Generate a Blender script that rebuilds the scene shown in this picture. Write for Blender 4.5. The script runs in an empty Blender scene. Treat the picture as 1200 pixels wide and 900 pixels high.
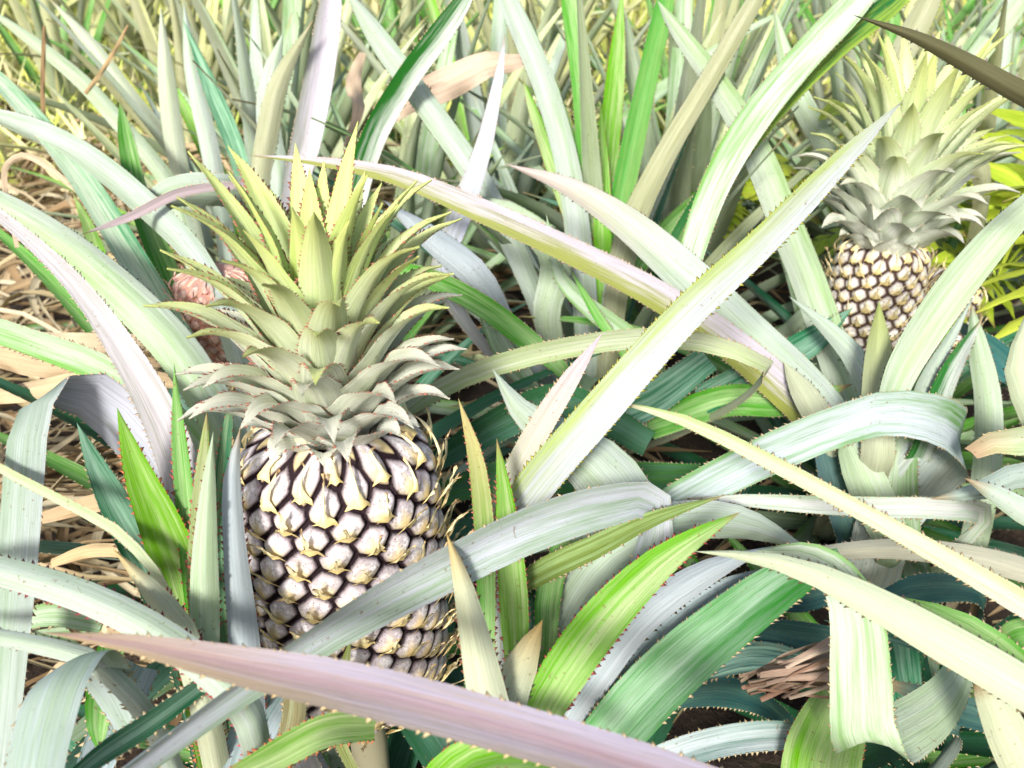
import bpy, math, random
import numpy as np
from mathutils import Vector, Matrix
rnd = random.Random(7)
nr = np.random.RandomState(11)
R = math.radians
scene = bpy.context.scene
col = scene.collection

# ------------------------------------------------------------------ camera
H = 0.95; PITCH = R(30); F = 1039.0
cd = bpy.data.cameras.new('camera'); cam = bpy.data.objects.new('camera', cd); col.objects.link(cam)
cam.location = (0, 0, H); cam.rotation_euler = (R(90) - PITCH, 0, 0)
cd.sensor_width = 36; cd.lens = 36 * F / 1200; cd.clip_start = 0.02; cd.clip_end = 400
cd.dof.use_dof = True; cd.dof.focus_distance = 0.66; cd.dof.aperture_fstop = 11
scene.camera = cam
scene.cycles.max_bounces = 6; scene.cycles.diffuse_bounces = 4; scene.cycles.glossy_bounces = 2
RT = np.array([1.0, 0, 0]); FW = np.array([0, math.cos(PITCH), -math.sin(PITCH)]); UP = np.array([0, math.sin(PITCH), math.cos(PITCH)])
CAM = np.array([0, 0, H])
def P(x, y, d):                       # measured picture point at its own distance -> place in the field
    return CAM + d * (FW + RT * (x - 600) / F + UP * (450 - y) / F)
def cv(dx, dy, dz):                   # direction given as right / up / away
    return RT * dx + UP * dy + FW * dz
def nrm(v):
    n = np.linalg.norm(v); return v / n if n > 1e-9 else v

# ------------------------------------------------------------------ materials
def mat(name):
    m = bpy.data.materials.new(name); m.use_nodes = True; nt = m.node_tree; nt.nodes.clear(); return m, nt
class NB:
    def __init__(s, nt): s.nt = nt
    def n(s, t, **kw):
        nd = s.nt.nodes.new(t)
        for k, v in kw.items():
            if k.startswith('i_'):
                nd.inputs[int(k[2:]) if k[2:].isdigit() else k[2:]].default_value = v
            else: setattr(nd, k, v)
        return nd
    def l(s, a, b): s.nt.links.new(a, b)
    def math(s, op, a, b=None, clamp=False):
        nd = s.nt.nodes.new('ShaderNodeMath'); nd.operation = op; nd.use_clamp = clamp
        for i, v in enumerate((a, b)):
            if v is None: continue
            if isinstance(v, (int, float)): nd.inputs[i].default_value = v
            else: s.l(v, nd.inputs[i])
        return nd.outputs[0]
    def mix(s, f, a, b, mode='MIX'):
        nd = s.nt.nodes.new('ShaderNodeMix'); nd.data_type = 'RGBA'; nd.blend_type = mode
        for i, v in ((0, f), (6, a), (7, b)):
            if isinstance(v, (int, float)): nd.inputs[i].default_value = v
            elif isinstance(v, tuple): nd.inputs[i].default_value = v + (1,) if len(v) == 3 else v
            else: s.l(v, nd.inputs[i])
        return nd.outputs[2]
    def ramp(s, f, stops):
        nd = s.nt.nodes.new('ShaderNodeValToRGB'); cr = nd.color_ramp
        while len(cr.elements) < len(stops): cr.elements.new(0.5)
        for e, (p, c) in zip(cr.elements, stops):
            e.position = p; e.color = (c, c, c, 1) if isinstance(c, (int, float)) else c + (1,)
        s.l(f, nd.inputs[0]); return nd.outputs[0]
    def noise(s, vec, scale, detail=3, rough=0.5):
        nd = s.nt.nodes.new('ShaderNodeTexNoise'); nd.inputs['Scale'].default_value = scale
        nd.inputs['Detail'].default_value = detail; nd.inputs['Roughness'].default_value = rough
        s.l(vec, nd.inputs['Vector']); return nd.outputs['Fac']
    def attr(s, name, out='Vector'):
        nd = s.nt.nodes.new('ShaderNodeAttribute'); nd.attribute_name = name; return nd.outputs[out]

def leaf_material(name, transl=0.0, lower=False, rough=0.5):
    m, nt = mat(name); b = NB(nt)
    lp = b.attr('lp'); sep = b.n('ShaderNodeSeparateXYZ'); b.l(lp, sep.inputs[0])
    u, v, rr = sep.outputs                          # metres along, -1..1 across, random per leaf
    def vec(ku, kv, off):
        c = b.n('ShaderNodeCombineXYZ')
        b.l(b.math('MULTIPLY', u, ku), c.inputs[0]); b.l(b.math('MULTIPLY', v, kv), c.inputs[1])
        b.l(b.math('MULTIPLY_ADD', rr, 37.0) if False else b.math('ADD', b.math('MULTIPLY', rr, 37.0), off), c.inputs[2])
        return c.outputs[0]
    patch = b.noise(vec(9, 1.3, 0), 1.0, 4, 0.6)
    streak = b.noise(vec(6, 5, 3), 1.0, 5, 0.66)
    fine = b.noise(vec(14, 34, 9), 1.0, 4, 0.75)
    spot = b.noise(vec(160, 5, 17), 1.0, 3, 0.7)
    blo = b.attr('bl', 'Fac')
    f = b.math('ADD', blo, b.math('MULTIPLY', b.math('SUBTRACT', patch, 0.5), 1.9 if not lower else 1.1))
    f = b.math('ADD', f, b.math('MULTIPLY', b.math('SUBTRACT', streak, 0.5), 1.9 if not lower else 1.1), clamp=True)
    f = b.ramp(f, [(0.08, 0.0), (0.92, 1.0)])
    c = b.mix(f, b.attr('ca', 'Color'), b.attr('cb', 'Color'))
    k = b.ramp(fine, [(0.34, 0.55), (0.62, 1.10)])
    c = b.mix(0.75, c, k, 'MULTIPLY')
    # scuffs and small brown flecks
    oc = b.n('ShaderNodeTexCoord').outputs['Object']
    fl = b.noise(oc, 330, 2, 0.5); fl2 = b.noise(oc, 9, 2, 0.5)
    flm = b.math('MULTIPLY', b.ramp(fl, [(0.66, 0.0), (0.72, 1.0)]), b.ramp(fl2, [(0.46, 0.0), (0.58, 1.0)]))
    c = b.mix(b.math('MULTIPLY', flm, 0.6), c, (0.20, 0.13, 0.05))
    sc = b.ramp(spot, [(0.66, 0.0), (0.72, 1.0)])
    c = b.mix(b.math('MULTIPLY', b.math('MULTIPLY', sc, b.ramp(patch, [(0.45, 0.0), (0.6, 1.0)])), 0.45), c, b.attr('ca', 'Color'))
    bs = b.n('ShaderNodeBsdfPrincipled'); b.l(c, bs.inputs['Base Color'])
    b.l(b.math('ADD', b.math('MULTIPLY', f, 0.22), rough - 0.12), bs.inputs['Roughness']); bs.inputs['Specular IOR Level'].default_value = 0.35
    hgt = b.math('ADD', b.math('MULTIPLY', fine, 0.6), streak)
    bp = b.n('ShaderNodeBump', i_Strength=0.5, i_Distance=0.0014); b.l(hgt, bp.inputs['Height']); b.l(bp.outputs[0], bs.inputs['Normal'])
    out = b.n('ShaderNodeOutputMaterial')
    if transl > 0:
        tr = b.n('ShaderNodeBsdfTranslucent'); b.l(b.mix(0.6, c, (0.75, 0.95, 0.12), 'MULTIPLY'), tr.inputs[0])
        mx = b.n('ShaderNodeMixShader', i_0=transl); b.l(bs.outputs[0], mx.inputs[1]); b.l(tr.outputs[0], mx.inputs[2])
        b.l(mx.outputs[0], out.inputs[0])
    else: b.l(bs.outputs[0], out.inputs[0])
    return m
M_UP = leaf_material('leaf_upper', 0.12)
M_LO = leaf_material('leaf_underside', 0.12, True, 0.6)
M_CR = leaf_material('crown_leaf', 0.08, True, 0.5)
def simple_attr_mat(name, rough=0.6, bump=0.0, transl=0.0):
    m, nt = mat(name); b = NB(nt)
    oc = b.n('ShaderNodeTexCoord').outputs['Object']
    nz = b.noise(oc, 220, 3, 0.6)
    c = b.mix(0.6, b.attr('ca', 'Color'), b.ramp(nz, [(0.3, 0.65), (0.7, 1.15)]), 'MULTIPLY')
    bs = b.n('ShaderNodeBsdfPrincipled', i_Roughness=rough); b.l(c, bs.inputs['Base Color']); bs.inputs['Specular IOR Level'].default_value = 0.25
    if bump:
        bp = b.n('ShaderNodeBump', i_Strength=bump, i_Distance=0.001); b.l(nz, bp.inputs['Height']); b.l(bp.outputs[0], bs.inputs['Normal'])
    out = b.n('ShaderNodeOutputMaterial'); b.l(bs.outputs[0], out.inputs[0])
    return m
M_SP = simple_attr_mat('spine')
M_BR = simple_attr_mat('bract', 0.6, 0.3)
M_DRY = simple_attr_mat('dry_leaf', 0.75, 0.4)
M_FERN = simple_attr_mat('fern', 0.5, 0.2)

def fruit_material():
    m, nt = mat('pineapple_skin'); b = NB(nt)
    a = b.attr('eye'); sep = b.n('ShaderNodeSeparateXYZ'); b.l(a, sep.inputs[0])
    e, lx, ly = sep.outputs
    oc = b.n('ShaderNodeTexCoord').outputs['Object']
    big = b.noise(oc, 60, 3, 0.6); sp = b.noise(oc, 620, 2, 0.6); mid = b.noise(oc, 240, 4, 0.7)
    powder = b.mix(b.ramp(big, [(0.35, 0.0), (0.65, 1.0)]), b.attr('fa', 'Color'), b.attr('fb', 'Color'))
    f2 = b.ramp(mid, [(0.44, 1.0), (0.58, 0.0)])
    c = b.mix(b.math('MULTIPLY', f2, 0.45), powder, (0.22, 0.16, 0.13))
    c = b.mix(b.math('MULTIPLY', b.ramp(sp, [(0.60, 0.0), (0.68, 1.0)]), 0.7), c, (0.09, 0.05, 0.05))
    lowg = b.ramp(b.math('ADD', ly, 0.5), [(0.15, 1.0), (0.5, 0.0)])
    c = b.mix(b.math('MULTIPLY', lowg, 0.7), c, (0.56, 0.48, 0.20))
    dd = b.math('ADD', b.math('MULTIPLY', b.math('ABSOLUTE', lx), 1.6), b.math('ADD', ly, 0.25))
    c = b.mix(b.math('MULTIPLY', b.ramp(b.math('ADD', dd, b.math('MULTIPLY', b.math('SUBTRACT', big, 0.5), 0.5)), [(0.05, 1.0), (0.60, 0.0)]), 0.8), c, b.attr('fg', 'Color'))
    er = b.math('ADD', e, b.math('MULTIPLY', b.math('SUBTRACT', mid, 0.5), 0.30))
    rim = b.math('MULTIPLY', b.ramp(er, [(0.30, 1.0), (0.62, 0.0)]), b.ramp(mid, [(0.42, 0.15), (0.58, 0.8)]))
    c = b.mix(rim, c, (0.15, 0.09, 0.11))
    crack = b.ramp(er, [(0.17, 1.0), (0.34, 0.0)])
    c = b.mix(crack, c, b.attr('fc', 'Color'))
    bs = b.n('ShaderNodeBsdfPrincipled', i_Roughness=0.8); b.l(c, bs.inputs['Base Color']); bs.inputs['Specular IOR Level'].default_value = 0.15
    bp = b.n('ShaderNodeBump', i_Strength=0.5, i_Distance=0.0012); b.l(b.math('ADD', mid, b.math('MULTIPLY', sp, 0.4)), bp.inputs['Height']); b.l(bp.outputs[0], bs.inputs['Normal'])
    out = b.n('ShaderNodeOutputMaterial'); b.l(bs.outputs[0], out.inputs[0])
    return m
M_FR = fruit_material()

def soil_material():
    m, nt = mat('soil'); b = NB(nt)
    oc = b.n('ShaderNodeTexCoord').outputs['Object']
    a = b.noise(oc, 7, 6, 0.65); d = b.noise(oc, 60, 5, 0.7)
    c = b.mix(b.ramp(a, [(0.35, 0.0), (0.65, 1.0)]), (0.020, 0.013, 0.010), (0.075, 0.048, 0.032))
    c = b.mix(b.ramp(d, [(0.55, 0.0), (0.72, 1.0)]), c, (0.15, 0.10, 0.065))
    bs = b.n('ShaderNodeBsdfPrincipled', i_Roughness=0.95); b.l(c, bs.inputs['Base Color'])
    bp = b.n('ShaderNodeBump', i_Strength=1.0, i_Distance=0.02); b.l(d, bp.inputs['Height']); b.l(bp.outputs[0], bs.inputs['Normal'])
    b.l(bs.outputs[0], b.n('ShaderNodeOutputMaterial').inputs[0]); return m
M_SOIL = soil_material()

# ------------------------------------------------------------------ mesh building
class MeshBuf:
    def __init__(s): s.v = []; s.f = []; s.mi = []; s.ca = []; s.cb = []; s.bl = []; s.lp = []; s.n = 0
    def add(s, V, Fc, mi, ca, cb=None, bl=None, lp=None):
        k = len(V); o = s.n
        s.v.append(np.asarray(V, float)); s.f += [tuple(i + o for i in f) for f in Fc]
        s.mi += list(mi) if hasattr(mi, '__len__') else [mi] * len(Fc)
        ca = np.asarray(ca, float); ca = np.tile(ca, (k, 1)) if ca.ndim == 1 else ca
        cb = ca if cb is None else np.asarray(cb, float); cb = np.tile(cb, (k, 1)) if cb.ndim == 1 else cb
        s.ca.append(ca); s.cb.append(cb)
        s.bl.append(np.zeros(k) if bl is None else np.broadcast_to(np.asarray(bl, float), (k,)))
        s.lp.append(np.zeros((k, 3)) if lp is None else np.asarray(lp, float)); s.n += k
    def mesh(s, name, mats, origin=None, smooth=True):
        V = np.concatenate(s.v)
        if origin is not None: V = V - np.asarray(origin)
        me = bpy.data.meshes.new(name); me.from_pydata(V.tolist(), [], s.f)
        for m in mats: me.materials.append(m)
        me.polygons.foreach_set('material_index', np.array(s.mi, dtype=np.int32))
        me.polygons.foreach_set('use_smooth', np.full(len(s.f), smooth))
        for nm, dat in (('ca', s.ca), ('cb', s.cb)):
            a = me.attributes.new(nm, 'FLOAT_COLOR', 'POINT'); d = np.concatenate(dat); d = np.c_[d, np.ones(len(d))]
            a.data.foreach_set('color', d.ravel())
        a = me.attributes.new('bl', 'FLOAT', 'POINT'); a.data.foreach_set('value', np.concatenate(s.bl))
        a = me.attributes.new('lp', 'FLOAT_VECTOR', 'POINT'); a.data.foreach_set('vector', np.concatenate(s.lp).ravel())
        me.update(); return me

def link(name, me, parent=None, loc=None):
    o = bpy.data.objects.new(name, me); col.objects.link(o)
    if parent is not None: o.parent = parent
    if loc is not None: o.location = loc
    return o
def tag(o, label, cat, group=None, kind=None):
    if label: o['label'] = label
    if cat: o['category'] = cat
    if group: o['group'] = group
    if kind: o['kind'] = kind
    return o
def thing(name, loc, label, cat, group=None):
    o = bpy.data.objects.new(name, None); o.empty_display_size = 0.05; col.objects.link(o); o.location = loc
    return tag(o, label, cat, group)

def resample(C, extra, M):
    C = np.asarray(C, float); n = len(C); X = np.c_[C, np.asarray(extra, float)]
    Xp = np.vstack([2 * X[0] - X[1], X, 2 * X[-1] - X[-2]])
    out = []; q = 14
    dist = [0]
    for i in range(n - 1):
        p0, p1, p2, p3 = Xp[i], Xp[i + 1], Xp[i + 2], Xp[i + 3]
        # centripetal-ish tangents limited so that uneven control spacing does not overshoot
        d1 = np.linalg.norm(p2[:3] - p1[:3]); d0 = np.linalg.norm(p1[:3] - p0[:3]); d2 = np.linalg.norm(p3[:3] - p2[:3])
        m1 = (p2 - p0) / max(d0 + d1, 1e-6) * d1; m2 = (p3 - p1) / max(d1 + d2, 1e-6) * d1
        for k in range(q):
            t = k / q
            out.append((2*t**3-3*t*t+1)*p1 + (t**3-2*t*t+t)*m1 + (-2*t**3+3*t*t)*p2 + (t**3-t*t)*m2)
    out.append(X[-1]); out = np.array(out)
    s = np.r_[0, np.cumsum(np.linalg.norm(np.diff(out[:, :3], axis=0), axis=1))]
    tt = np.linspace(0, s[-1], M + 1)
    return np.stack([np.interp(tt, s, out[:, j]) for j in range(out.shape[1])], 1), tt

def blade(buf, C, W, S, segs=30, cols=8, ch=0.25, thick=0.0012, K=None, teeth=0.0048, tlen=0.0020, tmin=0.0, wavy=0.02, rr=None):
    """one leaf: centre line C, full widths W, side vectors S (upper face = side x tangent)"""
    K = K or KINDS['pale']
    X, u = resample(C, np.c_[np.asarray(W), np.asarray(S)], segs)
    Cn = X[:, :3]; w = np.maximum(X[:, 3], 0) / 2; Sd = X[:, 4:7]
    T = np.gradient(Cn, axis=0); T /= np.linalg.norm(T, axis=1)[:, None] + 1e-12
    Sd = Sd - T * (Sd * T).sum(1)[:, None]; Sd /= np.linalg.norm(Sd, axis=1)[:, None] + 1e-12
    N = np.cross(Sd, T)
    rr = rnd.random() if rr is None else rr
    s = np.linspace(-1, 1, cols + 1)
    n = segs + 1; m = cols + 1
    L = u[-1]
    if isinstance(ch, (int, float)): ch = np.full(n, float(ch))
    ph = rnd.random() * 9
    wav = wavy * w * np.sin(u / max(L, 1e-6) * 17 + ph)
    wav2 = wavy * w * np.sin(u / max(L, 1e-6) * 23 + ph * 2)
    def surf(off):
        prof = (np.abs(s) ** 1.35)
        Z = w[:, None] * ch[:, None] * (prof[None, :] - 0.45) + off * (1 - s[None, :] ** 2)
        Z = Z + wav[:, None] * np.maximum(s, 0)[None, :] ** 2 + wav2[:, None] * np.maximum(-s, 0)[None, :] ** 2
        hw = w[:, None] * s[None, :] * (1 - 0.12 * ch[:, None])
        return (Cn[:, None, :] + Sd[:, None, :] * hw[..., None] + N[:, None, :] * Z[..., None]).reshape(-1, 3)
    A = surf(thick); B = surf(-thick)
    V = np.vstack([A, B]); Fc = []; mi = []
    for i in range(segs):
        for j in range(cols):
            a = i*m+j; Fc.append((a, a+1, a+m+1, a+m)); mi.append(0)
            a += n*m; Fc.append((a, a+m, a+m+1, a+1)); mi.append(1)
    uu = np.repeat(u, m); vv = np.tile(s, n); t = uu / max(L, 1e-6)
    lp = np.c_[uu, vv, np.full(len(uu), rr)]
    var = 1 + (rr - 0.5) * 0.25
    ca = np.tile(np.array(K['a']) * var, (n*m, 1)); cb = np.tile(np.array(K['b']), (n*m, 1))
    la = np.tile(np.array(K.get('la', K['a'])) * var, (n*m, 1)); lb = np.tile(np.array(K.get('lb', K['b'])), (n*m, 1))
    if 'tip' in K:
        tc, t0 = K['tip']; k = np.clip((t - t0) / (1 - t0), 0, 1)[:, None]
        for arr in (ca, cb, la, lb): arr[:] = arr * (1 - k) + np.array(tc) * k
    if 'tip' not in K and rnd.random() < .45:
        q_ = rnd.uniform(.004, .022) / max(L, .05); k = np.clip((t - (1 - q_)) / (.5*q_), 0, 1)[:, None]
        for arr in (ca, cb, la, lb): arr[:] = arr * (1 - k) + np.array((.40, .27, .13)) * k
    if 'mid' in K:                                   # coloured midrib band
        mc = K['mid']; k = (np.exp(-(vv / 0.35) ** 2))[:, None] * 0.8
        for arr in (ca, cb): arr[:] = arr * (1 - k) + np.array(mc) * k
    bl = K['bl'] - .06 + K.get('sp', 0) * vv + K.get('ctr', 0.12) * (1 - vv ** 2 * 2)
    lbl = K.get('lbl', 0.66) + K.get('sp', 0) * vv
    lp2 = lp.copy(); lp2[:, 2] += 0.37
    buf.add(V, Fc, mi, np.vstack([ca, la]), np.vstack([cb, lb]), np.r_[bl, np.broadcast_to(lbl, vv.shape)], np.vstack([lp, lp2]))
    if teeth:
        nt_ = int(L / teeth); ts = (np.arange(nt_) + nr.rand(nt_) * 0.5) * teeth
        ts = ts[(ts > L * tmin) & (ts < L * 0.985)]
        E = A.reshape(n, m, 3); Vt = []; Ft = []; q = 0
        for side in (0, m - 1):
            P0 = np.stack([np.interp(ts, u, E[:, side, c]) for c in range(3)], 1)
            Tt = np.stack([np.interp(ts, u, T[:, c]) for c in range(3)], 1)
            Ss = np.stack([np.interp(ts, u, Sd[:, c]) for c in range(3)], 1) * (-1 if side == 0 else 1)
            Nn = np.stack([np.interp(ts, u, N[:, c]) for c in range(3)], 1)
            ww = np.interp(ts, u, w)
            h = tlen * (0.6 + 0.8 * nr.rand(len(ts))) * np.clip(ww / (tlen * 3), 0.35, 1)
            for i in range(len(ts)):
                if nr.rand() < .16: continue
                hh = h[i]; p = P0[i] - Ss[i] * 0.0004
                Vt += [p - Tt[i]*hh*0.7, p + Tt[i]*hh*0.7, p + Ss[i]*hh + Tt[i]*hh*(0.2+nr.rand()*1.1) + Nn[i]*hh*(nr.rand()*.5-.1), p + Nn[i]*hh*0.25]
                Ft += [(q, q+1, q+2), (q, q+2, q+3), (q+1, q+3, q+2)]; q += 4
        if Vt: buf.add(np.array(Vt), Ft, 2, K.get('spc', (.44,.36,.22)))

# colours of the leaves, pigment alone except in shade, back and backy: a = green tissue, b = waxy bloom, la/lb the same underneath
KINDS = {
 'pale':  dict(a=(.17,.38,.08), b=(.54,.66,.50), bl=.62, la=(.28,.46,.15), lb=(.58,.68,.55)),
 'white': dict(a=(.28,.46,.22), b=(.56,.65,.60), bl=.72, la=(.34,.50,.26), lb=(.56,.64,.61)),
 'blue':  dict(a=(.12,.25,.20), b=(.46,.55,.60), bl=.70, la=(.30,.38,.40), lb=(.52,.58,.63)),
 'lilac': dict(a=(.36,.38,.34), b=(.60,.57,.66), bl=.80, la=(.44,.44,.30), lb=(.60,.60,.50), spc=(.62,.45,.33)),
 'green': dict(a=(.07,.31,.015), b=(.40,.60,.26), bl=.38, la=(.30,.42,.18), lb=(.52,.62,.42)),
 'vivid': dict(a=(.14,.42,.005), b=(.55,.68,.33), bl=.42, la=(.36,.46,.22), lb=(.55,.62,.45), spc=(.40,.14,.06)),
 'deep':  dict(a=(.02,.16,.02), b=(.20,.42,.10), bl=.30, la=(.20,.30,.10), lb=(.45,.55,.35)),
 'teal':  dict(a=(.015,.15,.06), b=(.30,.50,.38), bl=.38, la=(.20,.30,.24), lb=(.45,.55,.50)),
 'shade': dict(a=(.02,.13,.04), b=(.08,.20,.15), bl=.38, la=(.04,.11,.05), lb=(.11,.18,.16)),  # shadow between the blades painted in as a darkened leaf colour
 'cream': dict(a=(.38,.50,.20), b=(.60,.66,.48), bl=.75, la=(.50,.55,.34), lb=(.60,.65,.48), spc=(.50,.40,.24)),
 'olive': dict(a=(.20,.25,.05), b=(.46,.50,.30), bl=.45, la=(.30,.33,.14), lb=(.50,.52,.36)),
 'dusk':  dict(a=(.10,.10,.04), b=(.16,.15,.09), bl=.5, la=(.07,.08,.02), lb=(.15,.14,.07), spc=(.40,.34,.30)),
 'mauve': dict(a=(.36,.27,.25), b=(.46,.39,.54), bl=.62, la=(.45,.30,.3), lb=(.5,.42,.55), tip=((.42,.30,.16), .85), spc=(.62,.48,.28)),
 'back':  dict(a=(.26,.38,.08), b=(.74,.80,.52), bl=.70, la=(.40,.50,.28), lb=(.62,.68,.55)),  # bloom lightened to paint in stronger light on the rear leaves
 'backy': dict(a=(.44,.50,.08), b=(.78,.80,.46), bl=.60, la=(.46,.52,.22), lb=(.66,.68,.45)),  # yellow-white glare of the far rows painted into the leaf colour
 'dry':   dict(a=(.42,.28,.16), b=(.66,.50,.34), bl=.6, la=(.42,.30,.18), lb=(.62,.50,.34)),
}
def K(kind, **kw):
    d = dict(KINDS[kind]); d.update(kw); return d
for _k in KINDS.values():
    for _c in ('b', 'lb'): _k[_c] = tuple(v*.90 for v in _k[_c])
LM = [M_UP, M_LO, M_SP]

# ------------------------------------------------------------------ rosette leaf from angles
def arch(base, az, el, L, bend, w, n=9, side_tilt=0.0, drift=0.0, bp=1.5):
    """centre line leaving base at azimuth az / elevation el (deg), bending down by 'bend' degrees"""
    C = [np.array(base, float)]; W = []; S = []
    for i in range(n):
        t = i / (n - 1)
        a = R(az + drift * t); e = R(el - bend * t ** bp)
        d = np.array([math.cos(a) * math.cos(e), math.sin(a) * math.cos(e), math.sin(e)])
        if i < n - 1: C.append(C[-1] + d * L / (n - 1))
        sd = np.array([-math.sin(a), math.cos(a), 0.0]); upv = np.cross(d, sd)
        tl = R(side_tilt * t)
        S.append(-(sd * math.cos(tl) + upv * math.sin(tl)))
        prof = (0.85 + 0.25 * math.sin(math.pi * min(1, t / 0.6) * 0.8)) * (1 - max(0, (t - 0.30) / 0.70) ** 1.7)
        W.append(w * max(prof, 0.0))
    W[-1] = 0.0
    return C, W, S

def leaf_obj(parent, C, W, S, kind, **kw):
    buf = MeshBuf(); blade(buf, C, W, S, K=kind if isinstance(kind, dict) else KINDS[kind], **kw)
    o0 = np.array(parent.location)
    return link('leaf', buf.mesh('leaf', LM, o0), parent)

# ------------------------------------------------------------------ fruit
GA = 137.50776
def fruit_mesh(Rad, L, h, origin, tone='ripe', res=300, seed=1, lean=0.0):
    """barrel of hexagonal eyes set on a golden-angle spiral with one bract on each"""
    rs = np.random.RandomState(seed)
    nz = int(res * L / (2 * math.pi * Rad)) + 1
    th = np.linspace(0, 2*math.pi, res, endpoint=False); z = np.linspace(0, L, nz)
    def prof(zz):
        t = np.clip(np.asarray(zz) / L, 0, 1)
        r = Rad * (0.93 + 0.10*np.sin(math.pi*np.clip(t*1.05, 0, 1)))
        ends = np.sqrt(np.clip(1 - np.clip((0.10 - t)/0.10, 0, 1)**2, 0, 1)) ** 0.9
        ende = np.sqrt(np.clip(1 - np.clip((t - 0.86)/0.14, 0, 1)**2*0.82, 0, 1))
        return r * np.maximum(ends, 0.25) * ende
    TH, Z = np.meshgrid(th, z); TH = TH.ravel(); Z = Z.ravel()
    ne = int(L / h) + 24
    ei = np.arange(-12, ne - 12); ez = ei * h + rs.randn(ne) * h * 0.5; ea = np.radians(ei * GA) + rs.randn(ne) * 0.012
    dth = (TH[:, None] - ea[None, :] + math.pi) % (2*math.pi) - math.pi
    dx = dth * Rad; dz = Z[:, None] - ez[None, :]
    D = np.sqrt(dx**2 + dz**2); idx = np.argsort(D, axis=1)[:, :2]
    r_ = np.arange(len(TH)); d1 = D[r_, idx[:, 0]]; d2 = D[r_, idx[:, 1]]
    lx = dx[r_, idx[:, 0]]; ly = dz[r_, idx[:, 0]]
    cell = math.sqrt(2*math.pi*Rad*h)
    e = np.clip((d2 - d1) / (cell * 0.75), 0, 1)
    k = np.clip(e / 0.42, 0, 1); k = 1 - (1 - k) ** 2.2
    er = rs.rand(ne)
    disp = Rad * (0.080 * k + 0.022 * np.clip(1 - (d1/(cell*0.55))**2, 0, 1) - 0.03 * (ly / cell)) + Rad*0.02*(er[idx[:, 0]]-.5)
    rr = prof(Z)
    fade = np.clip(rr / Rad, 0.3, 1)
    rad = rr + disp * fade
    V = np.c_[rad*np.cos(TH), rad*np.sin(TH), Z]
    Fc = []
    for i in range(nz - 1):
        for j in range(res):
            a = i*res + j; b = i*res + (j+1) % res; Fc.append((a, b, b+res, a+res))
    Fc.append(tuple(range(res-1, -1, -1))); Fc.append(tuple((nz-1)*res + j for j in range(res)))
    TONES = dict(ripe=((.72,.66,.74), (.90,.88,.93), (.022,.012,.016)), far=((.88,.85,.80), (.95,.94,.88), (.08,.05,.04)),
                 pink=((.90,.55,.46), (.95,.68,.58), (.72,.36,.28)))
    fa, fb, fc = TONES[tone]
    nv0 = len(V)
    # bracts
    Vb = []; Fb = []; Cb = []; q = nv0
    for i in range(ne):
        if ez[i] < 0.005 or ez[i] > L - 0.002: continue
        a0 = ea[i]; r0 = float(prof(ez[i]))
        hgt = cell * (0.98 + 0.40*rs.rand()) ; wb = cell * (0.36 + 0.14*rs.rand()); n = 9; lift = cell*(0.30+0.50*rs.rand()); sk = rs.randn()*0.10
        for kk in range(n):
            t = kk/(n-1)
            zz = ez[i] - cell*0.36 + hgt*t
            base = float(prof(min(max(zz, 0), L)))*1.0 + Rad*(0.138 + 0.05*min(1, 3*t))
            wv = wb * (max(0, 1-t/.42)**1.2 * 0.74 + 0.24*(1-t)**.8)
            out = lift * t**2.2
            for sidx in (-1, -0.45, 0, 0.45, 1):
                aa = a0 + (sidx*wv + sk*t*cell)/Rad + (rs.randn()*0.014 if abs(sidx) == 1 else 0)
                rrr = base + out - 0.35*abs(sidx)**2*wv + (.0012 if sidx == 0 else 0)
                zj = zz - (1-t)*(abs(sidx)**1.5*cell*0.16 - (cell*.10 if abs(sidx) == .45 else 0)) + (rs.randn()*cell*0.045 if abs(sidx) == 1 else 0)
                Vb.append((rrr*math.cos(aa), rrr*math.sin(aa), zj))
                if tone == 'pink': c0, c1, c2 = (.85,.42,.38), (.92,.60,.48), (.7,.35,.28)
                else: c0, c1, c2 = (.80,.62,.26), (.96,.82,.50), (.62,.40,.20)
                c0 = np.array(c0); c1 = np.array(c1); c2 = np.array(c2)
                c = c0*(1-t*2.2) + c1*t*2.2 if t < 0.4545 else c1 + (c2-c1)*max(0, (t-0.75)/0.25)
                c = c * (0.85 + 0.3*rs.rand())
                Cb.append(np.clip(c, 0, 1))
        for kk in range(n-1):
            for j in range(4):
                a = q + kk*5 + j; Fb.append((a, a+1, a+6, a+5))
        q += n*5
    V = np.vstack([V, np.array(Vb)])
    me = bpy.data.meshes.new('fruit'); me.from_pydata(V.tolist(), [], Fc + Fb)
    me.materials.append(M_FR); me.materials.append(M_BR)
    me.polygons.foreach_set('material_index', np.array([0]*len(Fc) + [1]*len(Fb), dtype=np.int32))
    me.polygons.foreach_set('use_smooth', np.ones(len(Fc)+len(Fb), dtype=bool))
    nb = len(V) - nv0
    for nm, c in (('fa', fa), ('fb', fb), ('fc', fc), ('fg', (.84,.68,.34) if tone != 'pink' else fb)):
        a = me.attributes.new(nm, 'FLOAT_COLOR', 'POINT'); a.data.foreach_set('color', np.tile(np.array(c + (1,)), (len(V), 1)).ravel())
    a = me.attributes.new('ca', 'FLOAT_COLOR', 'POINT'); d = np.ones((len(V), 4)); d[nv0:, :3] = np.array(Cb); a.data.foreach_set('color', d.ravel())
    a = me.attributes.new('eye', 'FLOAT_VECTOR', 'POINT'); d = np.zeros((len(V), 3)); d[:nv0] = np.c_[e, lx/cell, ly/cell]; a.data.foreach_set('vector', d.ravel())
    me.update(); return me
def base_f(t): return 0.5 + t

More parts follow.
